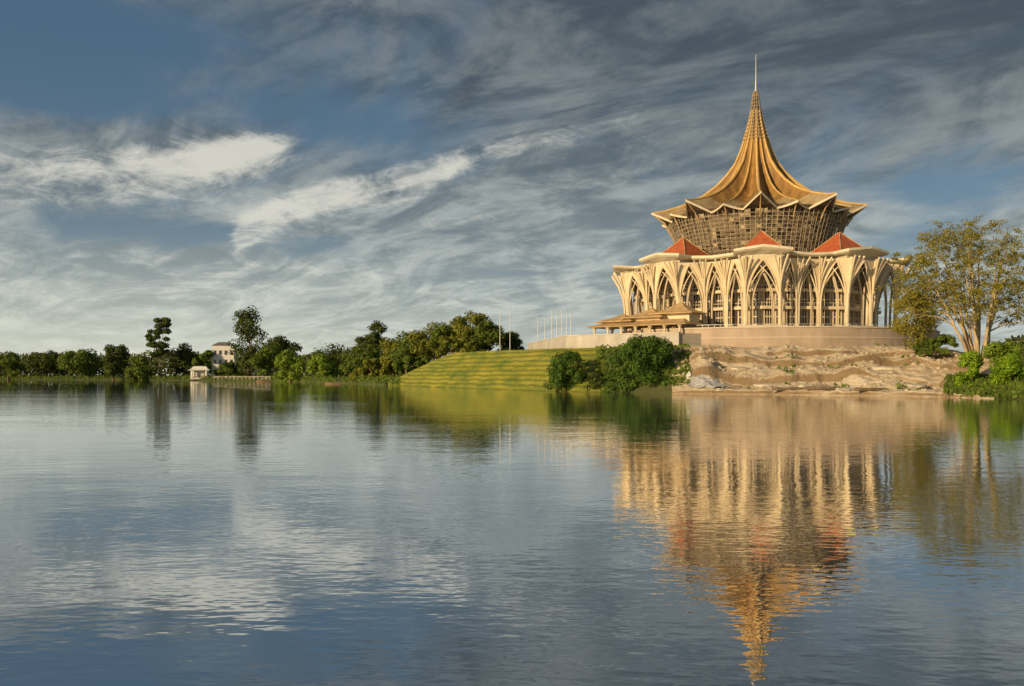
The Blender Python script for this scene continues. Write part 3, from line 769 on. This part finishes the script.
def MIX(f,a,b):
    n=nt.nodes.new('ShaderNodeMix'); n.data_type='RGBA'; S(n,0,f)
    for i,v in ((6,a),(7,b)):
        if hasattr(v,'is_linked'): nt.links.new(v,n.inputs[i])
        else: n.inputs[i].default_value=(*[k*10 for k in v],1)
    return n.outputs[2]
X,Y,Z=sp.outputs
Zp=M('MAXIMUM',Z,0.0)
az=M('ARCTAN2',X,Y); el=M('ARCSINE',Zp)
den=M('ADD',Zp,.16); qx=M('DIVIDE',X,den); qy=M('DIVIDE',Y,den)
def vec(rot,sx,sy,off=0):
    a=R_(rot); ac=M('ADD',M('MULTIPLY',qx,math.cos(a)),M('MULTIPLY',qy,-math.sin(a))); al=M('ADD',M('MULTIPLY',qx,math.sin(a)),M('MULTIPLY',qy,math.cos(a)))
    cb=nt.nodes.new('ShaderNodeCombineXYZ'); S(cb,0,M('MULTIPLY',ac,sx)); S(cb,1,M('MULTIPLY',al,sy)); cb.inputs[2].default_value=off; return cb.outputs[0]
def NZ(v,scale,det,rough,dist):
    n=nt.nodes.new('ShaderNodeTexNoise'); nt.links.new(v,n.inputs['Vector']); n.inputs['Scale'].default_value=scale; n.inputs['Detail'].default_value=det; n.inputs['Roughness'].default_value=rough; n.inputs['Distortion'].default_value=dist; return n.outputs['Fac']
def G(px,py,wx,wy,tilt=0):
    a0=math.atan((px-512)/F); e0=math.atan((HY-py)/F); dx=M('SUBTRACT',az,a0); dy=M('SUBTRACT',el,e0); c,s=math.cos(tilt),math.sin(tilt)
    u=M('ADD',M('MULTIPLY',dx,c),M('MULTIPLY',dy,s)); v=M('ADD',M('MULTIPLY',dx,-s),M('MULTIPLY',dy,c))
    u=M('MULTIPLY',u,F/wx); v=M('MULTIPLY',v,F/wy)
    return M('EXPONENT',M('MULTIPLY',M('ADD',M('MULTIPLY',u,u),M('MULTIPLY',v,v)),-1))
def ADDS(*l):
    r=l[0]
    for k in l[1:]: r=M('ADD',r,k)
    return r
v1=vec(-40,1,.6); v2=vec(-40,1,.65,3.3); v3=vec(-30,1,.85,8.1); v4=vec(-46,1,.30,5.7)
n1=NZ(v1,1.0,10,.58,1.3); n2=NZ(v2,1.6,12,.64,2.8); n3=NZ(v3,4.8,12,.70,1.0); n4=NZ(v4,3.4,10,.62,2.0)
blue=MIX(.65,sk.outputs[0],(.045,.110,.185))
hi=SM(el,.03,.36)
dark=MIX(hi,(.19,.25,.285),(.060,.086,.112)); mid=MIX(hi,(.52,.57,.55),(.21,.238,.252))
n23=ADDS(M('MULTIPLY',n3,.24),M('MULTIPLY',n2,.54),M('MULTIPLY',n4,.22))
veilc=MIX(SM(n23,.41,.61),dark,mid)
bl=ADDS(M('MULTIPLY',G(90,65,200,60),1.15),M('MULTIPLY',G(180,242,130,20),1.2),M('MULTIPLY',G(935,215,120,50),.8),M('MULTIPLY',G(330,130,110,30),.8),M('MULTIPLY',G(60,125,100,20),.8),M('MULTIPLY',G(500,260,120,20),.5))
veil=SM(M('MULTIPLY_ADD',bl,-.22,n1),.22,.46)
col=MIX(M('MULTIPLY',veil,.95),blue,veilc)
arc=ADDS(G(246,242,16,13,.9),G(268,226,34,13,.60),G(312,207,54,14,.40),M('MULTIPLY',G(370,190,60,15,.33),.9),M('MULTIPLY',G(430,171,66,17,.30),.72),M('MULTIPLY',G(510,148,90,19,.28),.5),M('MULTIPLY',G(620,120,120,22,.25),.3))
arc=M('MINIMUM',arc,1.0)
br=ADDS(M('MULTIPLY',G(195,170,90,22,.16),1.0),M('MULTIPLY',G(70,192,130,22,0),.9),M('MULTIPLY',G(252,160,44,18,.2),.9),M('MULTIPLY',G(500,215,200,20,.05),.45),M('MULTIPLY',G(180,300,330,30),.55),M('MULTIPLY',G(240,268,190,12),.5),M('MULTIPLY',G(60,218,120,10),.5),M('MULTIPLY',G(600,290,200,20),.4),M('MULTIPLY',arc,1.0))
wn=ADDS(M('MULTIPLY',n3,.50),M('MULTIPLY',n2,.30),M('MULTIPLY',n4,.20))
wis=SM(M('ADD',wn,M('MULTIPLY_ADD',br,.22,-.165)),.45,.66)
col=MIX(M('MULTIPLY',wis,.90),col,(.68,.67,.60))
dk=ADDS(M('MULTIPLY',G(900,70,300,90),1.1),M('MULTIPLY',G(600,20,200,30),.4),M('MULTIPLY',G(60,228,120,8),.4))
col=MIX(M('MULTIPLY',dk,.34),col,(.068,.088,.11))
hz=M('EXPONENT',M('MULTIPLY',el,-11)); gl=M('MULTIPLY_ADD',G(100,350,420,90),.54,.36)
col=MIX(M('MULTIPLY',hz,gl),col,(.76,.77,.62))
nt.links.new(col,bg.inputs['Color'])

# ------------------------------------------------------------------ camera
cd=bpy.data.cameras.new('camera'); co_=bpy.data.objects.new('camera',cd); C.objects.link(co_); co_.location=(0,0,CH); co_.rotation_euler=(R_(90),0,0)
cd.sensor_width=36; cd.lens=F/1024*36; cd.shift_y=(HY-343)/1024; cd.clip_end=20000; cd.clip_start=.5
sc=bpy.context.scene; sc.camera=co_
sc.view_settings.view_transform='Standard'; sc.view_settings.look='None'; sc.view_settings.exposure=0
